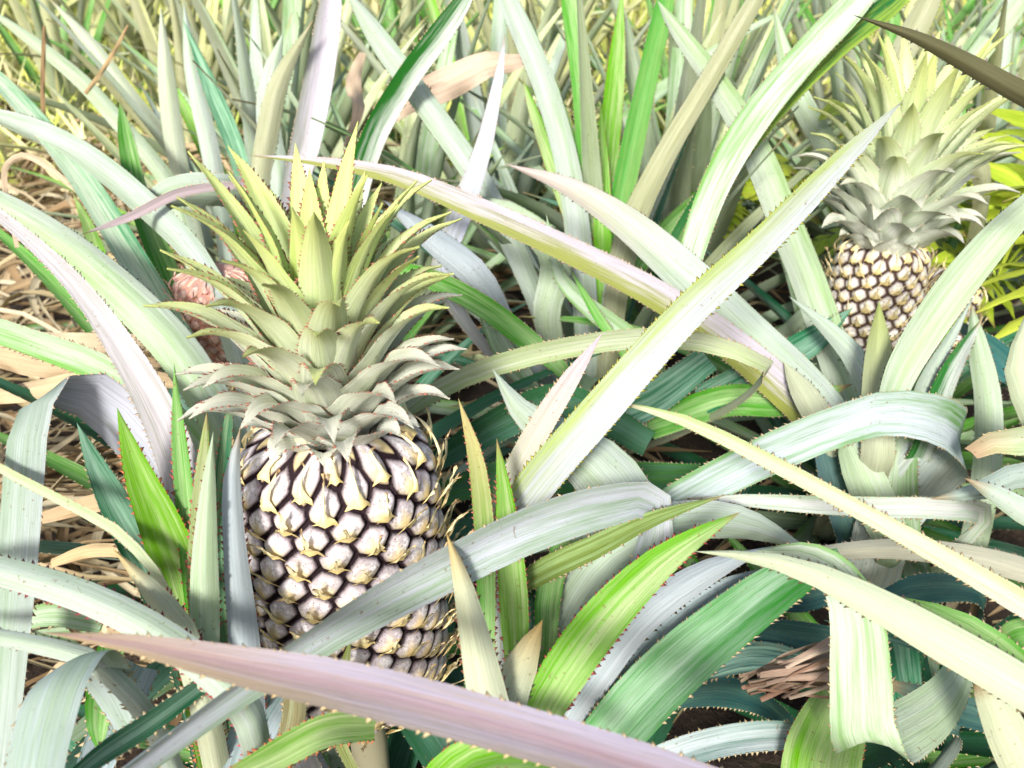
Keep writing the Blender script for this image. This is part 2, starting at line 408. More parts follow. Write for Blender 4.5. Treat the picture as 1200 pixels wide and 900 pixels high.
def crown(parent, top, n=88, scale=1.0, seed=3, tone='main'):
    """leafy crown: short recurved leaves at the foot, long upright ones in the heart"""
    rs = random.Random(seed)
    st = MeshBuf(); ring = 16; V = []; Fc = []
    for i in range(7):
        t = i/6; r = scale*(0.030*(1-t)+0.006)
        for j in range(ring): V.append((r*math.cos(j/ring*2*math.pi), r*math.sin(j/ring*2*math.pi), t*0.10*scale - 0.008))
    for i in range(6):
        for j in range(ring): Fc.append((i*ring+j, i*ring+(j+1)%ring, (i+1)*ring+(j+1)%ring, (i+1)*ring+j))
    st.add(np.array(V), Fc, 0, (.45,.5,.3), (.6,.6,.5), .6)
    cr = link('crown', st.mesh('crown', [M_CR]), parent, Vector(top) - parent.location)
    for i in range(n):
        t = (i/(n-1))**.86
        az = i*GA + rs.uniform(-9, 9)
        z0 = scale*(0.000 + 0.068*t**1.1); r0 = scale*(0.030*(1-t) + 0.004)
        el = 33 + 43*t**0.85 + rs.uniform(-4, 4)
        L = scale*(0.066 + 0.082*min(1, t/0.80)**1.1) * rs.uniform(0.86, 1.12)
        bend = 84*(1-t)**0.55 + 10 + rs.uniform(-12, 24)
        if t < 0.12: bend = 105 + rs.uniform(-15, 20); el = 46 + rs.uniform(-8, 8); L *= .62
        if tone != 'main': L *= 1.04 + .20*t
        w = scale*((0.0345 if tone == 'main' else .040) + 0.004*math.sin(math.pi*min(t*1.3, 1)) - 0.003*t) * rs.uniform(0.92, 1.1)
        a = R(az); base = np.array([r0*math.cos(a), r0*math.sin(a), z0])
        C, W, S = arch(base, az, el, L, bend, w, 9, rs.uniform(-10, 10), rs.uniform(-10, 10), 2.6)
        m = 9; W = [w*(1.0 if q < 3 else 1.0)*(1-max(0, (q/(m-1)-0.15)/0.85)**1.75)*(0.90+0.16*min(1, q/2)) for q in range(m)]; W[-1] = 0
        g = t**2.0*(1.0 if tone == 'main' else .75)
        base_c = np.array((.64,.70,.52)) if tone == 'main' else np.array((.42,.60,.30)); gtip = np.array((.50,.62,.14)); up_a = base_c*(1-g)*0.9 + np.array((.58,.78,.16))*g
        Kc = dict(a=tuple(up_a*0.85), b=tuple(np.array((.92,.94,.90))*(1-g*0.6) + np.array((.70,.86,.34))*g*0.6), bl=.70-.30*g, lbl=.75-.35*g,
                  la=tuple(up_a), lb=tuple(np.array((.93,.95,.91))*(1-g*.65)+np.array((.68,.82,.28))*g*.65),
                  tip=((.66,.74,.24) if t > .5 else (.66,.66,.55), 0.55), spc=(.36,.14,.10) if tone == 'main' else (.62,.55,.40), ctr=0.1)
        bf = MeshBuf()
        blade(bf, C, W, S, segs=18, cols=6, ch=0.48, thick=0.0008*scale, K=Kc, teeth=0.0038*scale if tone == 'main' else .005, tlen=0.0021*scale, tmin=0.05, wavy=0.05)
        link('crown_leaf', bf.mesh('crown_leaf', [M_CR, M_CR, M_SP]), cr)
    return cr

def stalk(parent, x, y, z1, r=0.016):
    b = MeshBuf(); V = []; Fc = []; n = 12; rows = 10
    for i in range(rows):
        z = z1*i/(rows-1); rr = r*(1.25 - 0.35*i/(rows-1) + 0.08*(i % 2))
        for j in range(n): V.append((x+rr*math.cos(j/n*6.2832), y+rr*math.sin(j/n*6.2832), z))
    for i in range(rows-1):
        for j in range(n): Fc.append((i*n+j, i*n+(j+1) % n, (i+1)*n+(j+1) % n, (i+1)*n+j))
    b.add(np.array(V), Fc, 0, (.30,.26,.16), (.46,.44,.32), .5)
    link('stalk', b.mesh('stalk', [M_LO], np.array(parent.location)), parent)

# ------------------------------------------------------------------ the plants
PL = {}
def plant(key, x, y, label, group='pineapple plants of the near rows'):
    PL[key] = thing('pineapple_plant', (x, y, 0), label, 'pineapple plant', group); return PL[key]
G0 = 'fruiting pineapple plants'
plant('P1', -.128, .527, 'pineapple plant holding the large foreground fruit with white-dusted purple-grey eyes and a full spiny crown', G0)
plant('P2', .492, 1.103, 'pineapple plant at right holding the smaller tan fruit under a tall pale crown', G0)
plant('P8', -.318, .87, 'pineapple plant with an unripe salmon pink fruit half hidden behind the large crown', G0)
plant('P11', .62, 1.20, 'pineapple plant with a low brown fruit peeping between leaves right of the tan fruit', G0)
plant('P4', -.245, .44, 'low leafy plant crowding the left side of the large fruit with short upright green blades')
plant('P6', 0.0, .46, 'plant right of the large fruit sending one long grey blade diagonally toward the rear crown')
plant('P3', .80, .42, 'plant rooted beyond the right edge whose long cream blades sweep in across the lower right')
plant('P10', .50, .10, 'plant nearest the camera reaching a blurred mauve blade across the bottom of the big fruit')
plant('P7', .16, 1.36, 'plant behind the centre with tall upright green and pale striped blades')
plant('P9', .95, .85, 'plant at the right edge with a broad pale blade in front of the tan fruit')
plant('P12', .42, .62, 'low plant at lower right with a folded pale blade hanging straight down')
plant('P13', .98, 1.75, 'plant at the upper right whose dark brownish blade points left at the top')

TR = {}
def T(own, kind, pts, face=1, roll=0, base=True, side=None, **kw):
    """a leaf measured from the photograph, root end first: (x, y, distance, width in picture units)"""
    pl = PL[own]; b0 = np.array(pl.location); ws = kw.pop('ws', .85)
    C = [P(x, y, d) for x, y, d, w in pts]; W = [ws*w*d/F for x, y, d, w in pts]
    C = [np.array(c) for c in C]
    S = []
    Tn = np.gradient(np.array(C), axis=0)
    for i, c in enumerate(C):
        if side is not None:
            sv = side[min(i, len(side)-1)]; S.append(nrm(cv(*sv))); continue
        v = nrm(c - CAM); t = nrm(Tn[i]); sd = nrm(np.cross(v, t))       # facing the viewer
        r = R(roll[i] if isinstance(roll, (list, tuple)) else roll)
        nn = np.cross(sd, t)
        S.append((sd*math.cos(r) + nn*math.sin(r)) * face)
    if base:
        zt = C[0][2]; g = b0 + np.array([0, 0, 0.06]) + (C[0]-b0)*np.array([.12, .12, 0])
        midp = g*0.45 + C[0]*0.55; midp[2] = g[2]*0.5 + C[0][2]*0.5
        out = C[0] - (C[1]-C[0])*0.35
        midp = midp*0.65 + out*0.35; midp[2] = min(midp[2], C[0][2]-0.03)
        if C[0][2] > 0.16:
            C = [g, midp] + C; W = [W[0]*0.9, W[0]] + W
            S = [S[0], S[0]] + S
    kd = kind if isinstance(kind, dict) else KINDS[kind]
    kw.setdefault('segs', 36)
    kw.setdefault('ch', 0.42)
    return leaf_obj(pl, C, W, S, kd, **kw)

def rosette(key, n, L, el, bend, w, kinds, az=(0, 360), z0=(0.03, 0.2), seed=0, segs=14, cols=4, teeth=0.012, r0=.02):
    pl = PL[key] if isinstance(key, str) else key
    rs = random.Random(seed); b0 = np.array(pl.location)
    for i in range(n):
        t = (i+.5)/n
        a = az[0] + ((i*GA) % 360)/360*(az[1]-az[0]) + rs.uniform(-6, 6)
        e = el[0] + (el[1]-el[0])*t + rs.uniform(-5, 5)
        base = b0 + np.array([r0*math.cos(R(a)), r0*math.sin(R(a)), z0[0] + (z0[1]-z0[0])*t])
        C, W, S = arch(base, a, e, rs.uniform(*L), rs.uniform(*bend), rs.uniform(*w), 9, rs.uniform(-30, 30), rs.uniform(-14, 14))
        leaf_obj(pl, C, W, S, rs.choice(kinds), segs=segs, cols=cols, teeth=teeth, ch=rs.uniform(.25, .5))

# ---- main fruit
P1 = PL['P1']; fx, fy = P1.location.x, P1.location.y
FB, FT = 0.352, 0.612
stalk(P1, fx, fy, FB + .01)
fm = fruit_mesh(0.0690, FT-FB, 0.00104, None, 'ripe', res=420, seed=4)
fo = link('pineapple_fruit', fm, P1, (0, 0, FB)); fo.rotation_euler = (0, 0, R(20))
crown(P1, (fx, fy, FT-0.006), 96, 0.94, 3)
# ---- rear fruits
P2 = PL['P2']; stalk(P2, P2.location.x, P2.location.y, .38)
f2 = link('pineapple_fruit', fruit_mesh(0.0555, .17, 0.00098, None, 'far', res=260, seed=9), P2, (0, 0, .365))
crown(P2, (P2.location.x, P2.location.y, .522), 84, 1.14, 8, 'far')
P8 = PL['P8']; stalk(P8, P8.location.x, P8.location.y, .52, .012)
f8 = link('pineapple_fruit', fruit_mesh(0.038, .10, 0.00065, None, 'pink', res=180, seed=5), P8, (0, 0, .487))
for a_ in range(0, 360, 40):
    C_, W_, S_ = arch(np.array([-.318, .87, .485]), a_, 15, .07, 60, .018, 9)
    leaf_obj(P8, C_, W_, S_, dict(a=(.6,.12,.14), b=(.75,.35,.38), bl=.5), segs=10, cols=4, teeth=.006)
P11 = PL['P11']; stalk(P11, P11.location.x, P11.location.y, .32)
link('pineapple_fruit', fruit_mesh(0.062, .15, 0.00098, None, 'far', res=200, seed=12), P11, (0, 0, .29))

#TRACED
# ---- leaves measured from the photograph
TIPO = ((.60,.40,.14), .94); TIPP = ((.58,.44,.52), .75)
# P6: the plant to the right of the fruit
T('P6', K('pale', b=(.47,.51,.53), sp=.50, bl=.78, a=(.32,.42,.12), spc=(.40,.38,.08), ctr=0), [(585,640,.62,52),(625,572,.61,60),(700,485,.60,60),(800,372,.60,54),(900,278,.61,46),(985,190,.63,33),(1058,118,.65,0)], face=1, wavy=.01, ws=.80)
T('P6', K('cream', tip=TIPP), [(575,640,.64,30),(597,570,.63,36),(630,505,.62,37),(668,445,.62,27),(706,390,.62,0)])
T('P6', K('green', sp=.3, bl=.45, tip=((.55,.45,.2), .8), spc=(.4,.15,.1)), [(572,770,.60,20),(570,690,.60,28),(566,600,.59,29),(556,530,.58,22),(537,466,.57,0)])
T('P6', K('vivid', bl=.3, spc=(.35,.12,.08)), [(605,790,.60,30),(603,720,.60,42),(597,640,.59,38),(590,570,.58,22),(582,513,.57,0)])
T('P6', 'green', [(640,760,.63,30),(642,700,.64,38),(655,650,.65,30),(672,600,.66,0)])
T('P6', K('cream', tip=TIPO, spc=(.5,.2,.12)), [(590,890,.50,56),(572,820,.50,58),(556,745,.50,44),(541,680,.50,26),(523,624,.50,0)], face=-1)
T('P6', K('cream', tip=((.60,.40,.12), .93)), [(590,890,.53,50),(597,820,.53,52),(615,770,.54,44),(636,726,.55,0)], face=-1)
T('P6', K('vivid', bl=.42, sp=.12, spc=(.4,.10,.08)), [(612,880,.53,50),(650,805,.54,66),(705,728,.55,66),(770,662,.57,48),(820,627,.58,26),(868,600,.60,0)])
T('P6', 'blue', [(640,880,.58,40),(690,800,.58,55),(750,725,.59,50),(830,670,.61,36),(905,640,.63,0)], face=-1)
T('P6', K('teal', bl=.50, a=(.04,.25,.03), b=(.32,.48,.34)), [(655,960,.55,70),(705,880,.56,84),(775,800,.57,88),(850,735,.58,80),(925,680,.60,62),(985,650,.62,20)], face=1, roll=15)
T('P6', K('green', bl=.35, a=(.16,.24,.04)), [(600,700,.64,22),(640,668,.62,36),(700,640,.61,34),(760,610,.61,24),(850,580,.62,0)], face=1, roll=10)
T('P6', K('white', b=(.60,.62,.70)), [(640,790,.66,60),(665,715,.66,76),(715,650,.66,86),(790,615,.67,66),(870,615,.69,50),(950,645,.71,0)], face=-1, roll=-20)
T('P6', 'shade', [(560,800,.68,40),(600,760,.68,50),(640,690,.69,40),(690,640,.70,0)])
T('P6', 'blue', [(665,900,.60,40),(720,815,.60,46),(790,735,.61,46),(850,690,.62,30),(900,665,.63,0)], roll=20)
T('P6', K('vivid', bl=.3), [(505,940,.50,70),(560,885,.47,62),(640,885,.46,56),(720,930,.46,30)], roll=30)
T('P6', K('olive', a=(.2,.15,.05)), [(330,900,.57,30),(345,820,.57,32),(322,765,.57,0)], base=False)
T('P6', 'olive', [(395,860,.60,18),(400,800,.60,22),(412,745,.60,0)])
# white folded blades in the middle
T('P6', 'white', [(745,660,.67,85),(735,600,.66,98),(705,553,.66,92),(660,518,.66,66),(612,483,.66,36),(577,432,.67,0)], face=-1, roll=0)
T('P6', K('white', b=(.60,.64,.72), lb=(.64,.67,.76)), [(760,650,.64,60),(768,590,.62,50),(715,590,.58,66),(620,618,.54,76),(530,660,.51,78),(420,718,.48,76),(330,775,.45,70),(240,838,.42,66),(150,905,.39,60),(60,970,.36,40)],
  side=[(1,.2,.1),(.6,.8,.1),(.2,1,-.1),(.3,1,0),(.4,1,0),(.5,1,0),(.55,1,0),(.6,1,0),(.6,1,0),(.6,1,0)], teeth=.011, tlen=.0018)
# mauve foreground blade
T('P10', K('mauve', mid=(.30,.20,.23), a=(.30,.25,.20), b=(.36,.34,.45), sp=.35, bl=.6), [(1000,985,.40,84),(880,945,.38,84),(760,902,.37,84),(640,866,.36,86),(520,832,.36,88),(400,803,.36,86),(270,778,.37,64),(160,755,.38,34),(50,741,.40,0)], face=1, teeth=.0065, tlen=.0016, ch=.45, ws=.70)
# P4: left cluster
T('P4', K('vivid', bl=.22, a=(.14,.36,.01)), [(225,760,.60,50),(215,690,.60,66),(190,620,.59,60),(160,550,.58,38),(137,477,.57,0)], face=1)
T('P4', K('teal', bl=.45), [(215,760,.63,50),(180,670,.63,58),(140,600,.62,46),(112,545,.62,28),(90,495,.62,0)], face=1)
T('P4', K('green', spc=(.4,.12,.08)), [(226,700,.60,24),(219,610,.60,28),(210,520,.60,22),(204,425,.60,0)])
T('P4', K('olive', bl=.5, a=(.22,.34,.04), spc=(.4,.12,.08)), [(228,700,.58,20),(232,610,.58,23),(238,540,.58,18),(243,478,.58,0)])
T('P4', K('teal', b=(.25,.4,.22), spc=(.4,.15,.1)), [(262,720,.60,26),(258,620,.60,25),(263,530,.60,20),(275,440,.60,0)])
T('P4', K('pale', spc=(.4,.12,.08)), [(242,790,.54,36),(240,730,.54,42),(240,650,.54,36),(245,560,.55,18),(250,505,.56,0)], face=-1)
T('P4', K('blue', spc=(.4,.12,.08)), [(290,800,.56,46),(284,730,.56,42),(275,640,.56,32),(272,560,.57,24),(282,500,.58,0)], face=-1)
T('P4', K('cream', tip=TIPO, spc=(.4,.12,.08)), [(240,830,.52,40),(215,745,.52,42),(180,695,.52,30),(132,643,.53,0)], face=-1)
T('P4', K('white', spc=(.42,.10,.10)), [(290,830,.48,50),(200,752,.48,48),(120,708,.49,46),(40,680,.50,44),(-40,662,.51,36),(-120,660,.52,0)], face=-1)
T('P4', K('cream', spc=(.55,.42,.25)), [(200,700,.56,14),(145,628,.56,18),(80,590,.56,16),(0,548,.57,14),(-60,510,.58,0)], roll=30)
T('P4', 'white', [(180,850,.50,30),(110,775,.50,28),(50,757,.50,26),(-30,742,.51,20),(-90,735,.52,0)], face=-1)
T('P4', K('white', b=(.46,.55,.56), lb=(.46,.55,.56)), [(160,860,.53,44),(130,800,.51,64),(100,772,.48,80),(68,800,.45,86),(48,860,.43,86),(34,940,.41,74),(25,1000,.4,30)], side=[(.9,.45,0),(.9,.45,0),(.92,.4,0),(.98,.2,0),(1,.1,0),(1,0,0),(1,0,0)], base=False, ch=.15)
T('P4', 'green', [(130,760,.55,36),(120,810,.53,44),(115,850,.52,30),(118,885,.52,0)], base=False)
T('P4', K('teal', bl=.5), [(240,800,.52,26),(170,850,.48,34),(110,890,.45,30),(40,950,.43,0)], base=False, roll=20)
T('P4', 'blue', [(165,780,.57,50),(140,830,.55,60),(110,900,.53,50)], base=False)
T('P4', K('vivid', bl=.45), [(440,850,.54,40),(380,855,.50,50),(320,885,.48,46),(250,920,.46,20)], base=False, roll=20)
T('P4', 'blue', [(330,800,.60,60),(300,850,.57,66),(270,930,.55,50)], base=False)
T('P4', 'pale', [(120,730,.62,30),(60,720,.62,34),(0,735,.62,20)], base=False)
# P1: long blades to the left and behind
T('P1', K('lilac', b=(.50,.52,.62), lb=(.47,.54,.53), la=(.25,.38,.22), lbl=.6, sp=.2), [(232,650,.68,66),(205,575,.67,74),(158,505,.66,78),(110,463,.65,74),(66,456,.625,64),(37,482,.60,58),(28,545,.585,58),(20,650,.57,58),(8,780,.55,54),(-6,920,.53,44),(-16,1020,.52,10)],
  side=[(.9,.4,0),(.88,.5,0),(.75,.7,0),(.65,.8,0),(.75,.65,0),(.95,.3,0),(1,.05,0),(1,0,0),(1,0,0),(1,0,0),(1,0,0)], face=1, ch=.15)
T('P1', K('lilac', a=(.34,.36,.30), b=(.56,.53,.58), spc=(.55,.45,.35)), [(232,640,.62,54),(215,560,.62,58),(190,490,.63,54),(145,410,.64,42),(95,340,.65,30),(40,285,.67,22),(-30,230,.70,14),(-90,190,.72,0)], face=1, roll=12)
T('P1', K('pale', sp=-.2, b=(.6,.68,.60)), [(270,520,.78,56),(215,420,.80,62),(150,350,.82,58),(80,290,.85,48),(0,240,.89,40),(-90,190,.93,0)], face=-1)
T('P1', K('pale', bl=.6, sp=.3), [(260,560,.74,40),(190,478,.74,46),(120,432,.74,44),(50,405,.75,40),(-30,378,.76,34),(-110,360,.78,0)], face=1, roll=15)
T('P1', K('pale', a=(.1,.34,.16), sp=-.3, bl=.7), [(255,480,.9,40),(200,380,.92,42),(150,295,.95,40),(100,215,.99,36),(50,150,1.04,30),(-10,85,1.1,20),(-50,50,1.14,0)], face=1)
T('P1', 'white', [(280,420,.90,40),(235,310,.92,36),(160,232,.95,40),(90,178,1.0,38),(20,145,1.05,30),(-60,120,1.1,0)], face=-1, roll=20)
T('P1', 'vivid', [(150,420,1.1,14),(125,330,1.1,24),(105,270,1.12,18),(85,225,1.15,0)])
T('P1', K('lilac', b=(.66,.52,.56)), [(300,215,1.0,8),(215,225,.94,14),(150,255,.9,12),(95,275,.87,0)], base=False)
T('P1', K('green', sp=.4), [(240,420,.95,26),(200,330,1.0,34),(165,240,1.05,30),(148,165,1.1,22),(140,115,1.15,0)], base=True)
# P7 and companions: centre background
T('P7', K('white'), [(690,420,1.30,34),(682,320,1.28,38),(668,210,1.26,36),(640,105,1.25,34),(600,10,1.26,30),(560,-80,1.3,0)], face=-1)
T('P7', K('green', sp=.45, bl=.5), [(700,400,1.34,20),(697,300,1.32,28),(690,200,1.30,32),(682,100,1.28,30),(668,0,1.28,26),(655,-80,1.3,0)], face=1)
T('P7', K('deep', a=(.06,.30,.03), bl=.45, sp=.3), [(708,400,1.36,20),(716,300,1.34,30),(735,200,1.32,34),(757,100,1.3,30),(780,0,1.3,26),(800,-90,1.3,0)], face=1)
T('P7', K('vivid', bl=.2), [(706,380,1.30,20),(706,280,1.3,26),(706,200,1.3,20),(704,120,1.3,0)])
for pts_, kd_ in (([(708,410,1.33,24),(688,300,1.32,30),(655,210,1.33,26),(625,130,1.35,14),(612,90,1.36,0)], K('vivid', sp=-.4, bl=.45)),
                  ([(712,400,1.38,22),(728,300,1.38,26),(772,210,1.40,26),(812,120,1.42,16),(830,70,1.43,0)], K('green', sp=.4, bl=.4)),
                  ([(705,400,1.40,22),(700,300,1.40,30),(712,190,1.42,30),(722,80,1.44,26),(730,-20,1.46,0)], K('vivid', sp=.35, bl=.35)),
                  ([(712,410,1.36,24),(742,320,1.36,28),(800,250,1.37,24),(860,200,1.38,0)], K('green', bl=.4)),
                  ([(704,410,1.36,24),(672,330,1.36,26),(620,270,1.37,24),(575,235,1.38,0)], K('vivid', bl=.35))):
    T('P7', kd_, pts_)
T('P7', 'white', [(715,420,1.25,30),(725,320,1.22,36),(765,220,1.2,34),(805,140,1.2,20),(830,90,1.2,0)], face=-1)
T('P7', K('olive', bl=.55, b=(.5,.5,.42)), [(715,400,1.2,30),(735,280,1.15,38),(775,190,1.12,32),(830,95,1.1,28),(885,0,1.1,24),(925,-70,1.1,0)], face=-1)
T('P7', K('deep', sp=.75, bl=.50, b=(.62,.68,.64), ctr=0), [(400,330,1.3,26),(415,240,1.25,32),(436,165,1.2,36),(475,95,1.15,34),(530,20,1.1,30),(575,-50,1.08,0)], base=False, ch=.35)
T('P7', K('blue', b=(.5,.56,.66)), [(605,395,1.1,20),(625,405,1.0,40)][::-1] + [(560,325,1.02,42),(500,275,1.06,34),(450,235,1.1,0)], face=-1)
T('P7', K('green', bl=.45), [(665,440,.98,20),(620,400,.98,32),(560,355,1.0,32),(500,325,1.03,28),(430,300,1.06,0)], face=1)
T('P7', K('lilac', b=(.52,.56,.66), sp=.3), [(520,320,1.1,34),(545,240,1.1,36),(568,170,1.1,26),(585,90,1.1,14),(592,40,1.1,0)], face=1, roll=20)
T('P7', 'white', [(620,330,1.2,30),(560,210,1.2,36),(490,110,1.2,34),(440,40,1.2,30),(400,-20,1.2,0)], face=-1)
T('P7', K('pale', bl=.65), [(640,370,1.15,40),(650,300,1.15,46),(600,250,1.15,30),(560,230,1.15,0)], face=-1)
T('P7', 'pale', [(760,420,1.05,36),(660,330,1.1,20),(640,250,1.12,0)], face=1)
T('P7', 'green', [(740,430,1.05,12),(700,370,1.05,14),(665,310,1.05,0)])
T('P7', K('cream', bl=.6, sp=.2), [(900,430,.80,20),(830,402,.80,28),(750,396,.78,30),(640,412,.76,31),(560,435,.75,30),(495,467,.74,26),(430,520,.74,0)], face=1, roll=10)
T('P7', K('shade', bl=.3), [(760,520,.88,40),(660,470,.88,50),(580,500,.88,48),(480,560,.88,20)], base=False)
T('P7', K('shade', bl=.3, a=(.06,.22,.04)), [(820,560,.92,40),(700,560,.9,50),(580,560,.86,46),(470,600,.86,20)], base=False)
T('P7', K('teal', bl=.35), [(830,420,.95,40),(760,470,.95,50),(680,500,.95,44),(590,520,.95,0)], base=False)
T('P7', K('pale', sp=.2, b=(.6,.68,.6)), [(800,330,1.02,34),(835,225,1.0,42),(880,145,1.0,46),(940,70,1.0,44),(1005,0,1.0,40),(1060,-70,1.0,0)], face=1, base=False, ch=.4)
T('P7', K('deep', a=(.01,.13,.02), b=(.30,.44,.05), bl=.32, sp=.35), [(760,350,1.05,30),(810,260,1.04,34),(860,185,1.04,36),(915,118,1.04,36),(980,55,1.04,34),(1050,0,1.04,30),(1110,-60,1.04,0)], face=1, base=False, ch=.4)
T('P13', 'olive', [(1020,190,1.3,26),(1045,90,1.3,34),(1085,10,1.3,34),(1120,-60,1.3,0)], face=-1)
T('P13', 'pale', [(1100,200,1.4,26),(1130,90,1.4,30),(1190,10,1.4,26),(1240,-60,1.4,0)], face=-1)
T('P13', 'olive', [(1150,200,1.2,26),(1100,130,1.2,30),(1060,90,1.2,20),(1020,60,1.2,0)], face=-1)
T('P7', 'pale', [(960,350,1.3,26),(1000,240,1.4,30),(930,100,1.4,30),(905,0,1.4,0)], face=-1)
T('P8', K('teal', bl=.5, b=(.35,.62,.42)), [(290,240,1.5,20),(278,180,1.5,26),(250,110,1.5,24),(213,20,1.5,0)])
T('P8', K('olive', bl=.6), [(305,220,1.3,26),(312,165,1.3,32),(328,95,1.3,26),(368,22,1.3,0)], face=-1)
T('P8', K('lilac', sp=.4), [(345,230,1.35,34),(360,160,1.35,42),(376,80,1.35,40),(388,0,1.35,30),(395,-60,1.35,0)], face=1)
T('P8', 'white', [(330,220,1.4,30),(315,150,1.4,34),(318,90,1.4,30),(332,38,1.4,0)], face=-1)
T('P8', 'back', [(220,240,1.6,24),(205,170,1.6,28),(195,90,1.6,24),(188,5,1.6,0)], face=-1)
T('P8', 'white', [(260,250,1.6,26),(245,170,1.6,26),(225,80,1.6,22),(215,0,1.6,0)], face=-1)
T('P8', 'pale', [(200,220,1.5,24),(145,150,1.5,24),(90,90,1.5,22),(20,35,1.5,14),(-30,0,1.5,0)], face=-1)
T('P8', 'back', [(215,190,1.7,20),(155,115,1.7,20),(105,50,1.7,18),(55,-5,1.7,0)], face=-1)
T('P8', 'white', [(300,235,1.05,50),(255,225,1.0,54),(205,228,.98,50),(170,250,.98,30)], face=-1, base=False, roll=30)
T('P7', 'pale', [(660,480,1.1,30),(600,420,1.12,40),(570,350,1.14,34),(545,300,1.16,0)])
T('P7', K('teal', bl=.5), [(820,470,1.0,44),(880,440,1.02,44),(950,400,1.04,40),(1000,360,1.06,0)], base=False)
T('P7', K('green', bl=.4), [(760,500,.98,40),(850,470,1.0,46),(930,470,1.0,40),(1000,450,1.0,0)], base=False)
# P2: the tan fruit's plant
T('P2', K('lilac', sp=.75, bl=.45, a=(.26,.29,.06), b=(.60,.56,.66)), [(985,520,.98,54),(940,475,.98,54),(850,398,.97,48),(760,340,.96,42),(660,290,.95,38),(560,245,.94,34),(470,208,.94,26),(380,190,.95,14),(290,182,.97,0)], face=1)
T('P2', K('white', tip=((.62,.50,.48), .75)), [(995,520,1.0,50),(955,462,1.0,54),(880,392,.99,58),(800,318,.99,58),(735,262,1.0,46),(665,218,1.01,26),(592,192,1.02,0)], face=-1, ch=.4)
T('P2', K('pale', bl=.72, sp=.35), [(1010,520,1.02,44),(990,455,1.04,46),(955,350,1.06,48),(920,260,1.08,46),(885,175,1.1,42),(845,105,1.12,34),(790,30,1.15,20),(770,0,1.16,0)], face=-1)
T('P2', K('cream', tip=((.35,.42,.12), .82)), [(1028,540,.86,46),(1028,470,.86,44),(1030,405,.87,34),(1030,352,.88,0)], face=-1)
T('P2', K('white'), [(1030,500,.95,30),(1005,425,.96,34),(970,385,.97,22),(924,347,.98,0)], face=-1)
T('P2', K('cream', bl=.8), [(985,540,.93,40),(960,490,.93,42),(935,450,.95,30),(918,424,.96,0)], face=-1)
T('P2', 'white', [(1065,520,.9,26),(1085,450,.92,24),(1115,395,.93,14),(1142,345,.94,0)], face=-1)
T('P2', K('deep', sp=.6, bl=.5, b=(.6,.66,.6)), [(1080,530,.88,30),(1105,455,.9,30),(1128,410,.91,20),(1152,372,.92,0)], face=1)
T('P2', 'vivid', [(1055,500,1.0,26),(1070,430,1.0,36),(1105,385,1.0,20),(1130,360,1.0,0)])
T('P2', K('pale', bl=.8), [(1130,660,.92,36),(1155,560,.92,38),(1158,470,.94,36),(1145,400,.96,26),(1138,355,.98,0)], face=-1)
T('P2', K('pale', bl=.8), [(1050,650,.86,46),(1022,580,.87,58),(1000,530,.88,44),(985,490,.9,0)], face=-1)
T('P2', K('pale', bl=.6), [(1060,640,.88,40),(1055,570,.89,46),(1060,510,.9,30),(1060,480,.9,0)], face=1)
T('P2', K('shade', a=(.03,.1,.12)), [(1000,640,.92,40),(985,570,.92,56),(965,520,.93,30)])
# broad arching blade over the plant's heart
T('P2', K('blue', a=(.12,.30,.06), b=(.56,.64,.68), bl=.68, lb=(.52,.58,.50)), [(1020,690,.90,70),(1040,615,.90,88),(1078,556,.89,94),(1112,530,.87,90),(1128,515,.825,80),(1098,492,.78,70),(1035,484,.752,64),(965,505,.735,60),(900,532,.73,60),(820,572,.72,56),(740,620,.72,40),(690,660,.72,0)],
  side=[(-.85,.5,0),(-.7,.7,0),(-.35,.93,0),(-.1,1,0),(.08,1,0),(.15,1,0),(.2,1,0),(.25,1,0),(.35,1,0),(.4,1,0),(.5,1,0),(.5,1,0)], face=1, ch=.25)
T('P2', K('white', b=(.66,.68,.66)), [(1120,640,.84,20),(1152,604,.80,34),(1110,596,.76,32),(1030,594,.74,30),(950,591,.73,26),(870,586,.72,18),(800,584,.72,0)], side=[(.8,-.5,.0),(.9,.3,.3),(0,1,.1),(0,1,0),(0,1,0),(0,1,0),(0,1,0)], face=1)
T('P9', K('lilac', b=(.52,.54,.64)), [(1290,700,.84,34),(1200,668,.82,36),(1120,650,.80,34),(1040,643,.79,28),(960,648,.78,18),(900,655,.78,0)], face=-1)
T('P9', K('pale', bl=.8, b=(.62,.68,.56)), [(1040,480,.80,34),(1062,425,.80,46),(1110,350,.79,52),(1165,282,.78,46),(1215,230,.78,30),(1260,180,.78,0)], face=-1, base=False, ch=.35)
T('P9', K('cream', lb=(.54,.62,.44)), [(1240,540,.76,44),(1205,470,.76,40),(1190,430,.77,28),(1210,350,.78,0)], face=-1)
T('P9', K('teal', bl=.6), [(1260,560,.72,36),(1200,555,.72,36),(1150,575,.72,28),(1090,585,.73,0)], face=-1)
T('P9', 'white', [(1280,640,.66,40),(1210,605,.66,38),(1165,578,.67,26),(1130,560,.68,0)], face=-1)
T('P9', K('pale', tip=((.60,.42,.28), .93)), [(1250,500,.74,50),(1210,515,.73,50),(1170,515,.73,40),(1138,530,.75,24)], face=1, roll=30)
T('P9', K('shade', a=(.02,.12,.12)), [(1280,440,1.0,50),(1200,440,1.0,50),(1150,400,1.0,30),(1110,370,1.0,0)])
T('P13', K('dusk'), [(1330,170,.58,40),(1260,140,.57,36),(1190,105,.56,32),(1130,72,.56,26),(1070,42,.56,16),(998,17,.57,0)], face=-1, base=False, teeth=.006, tlen=.0022, ch=.6)
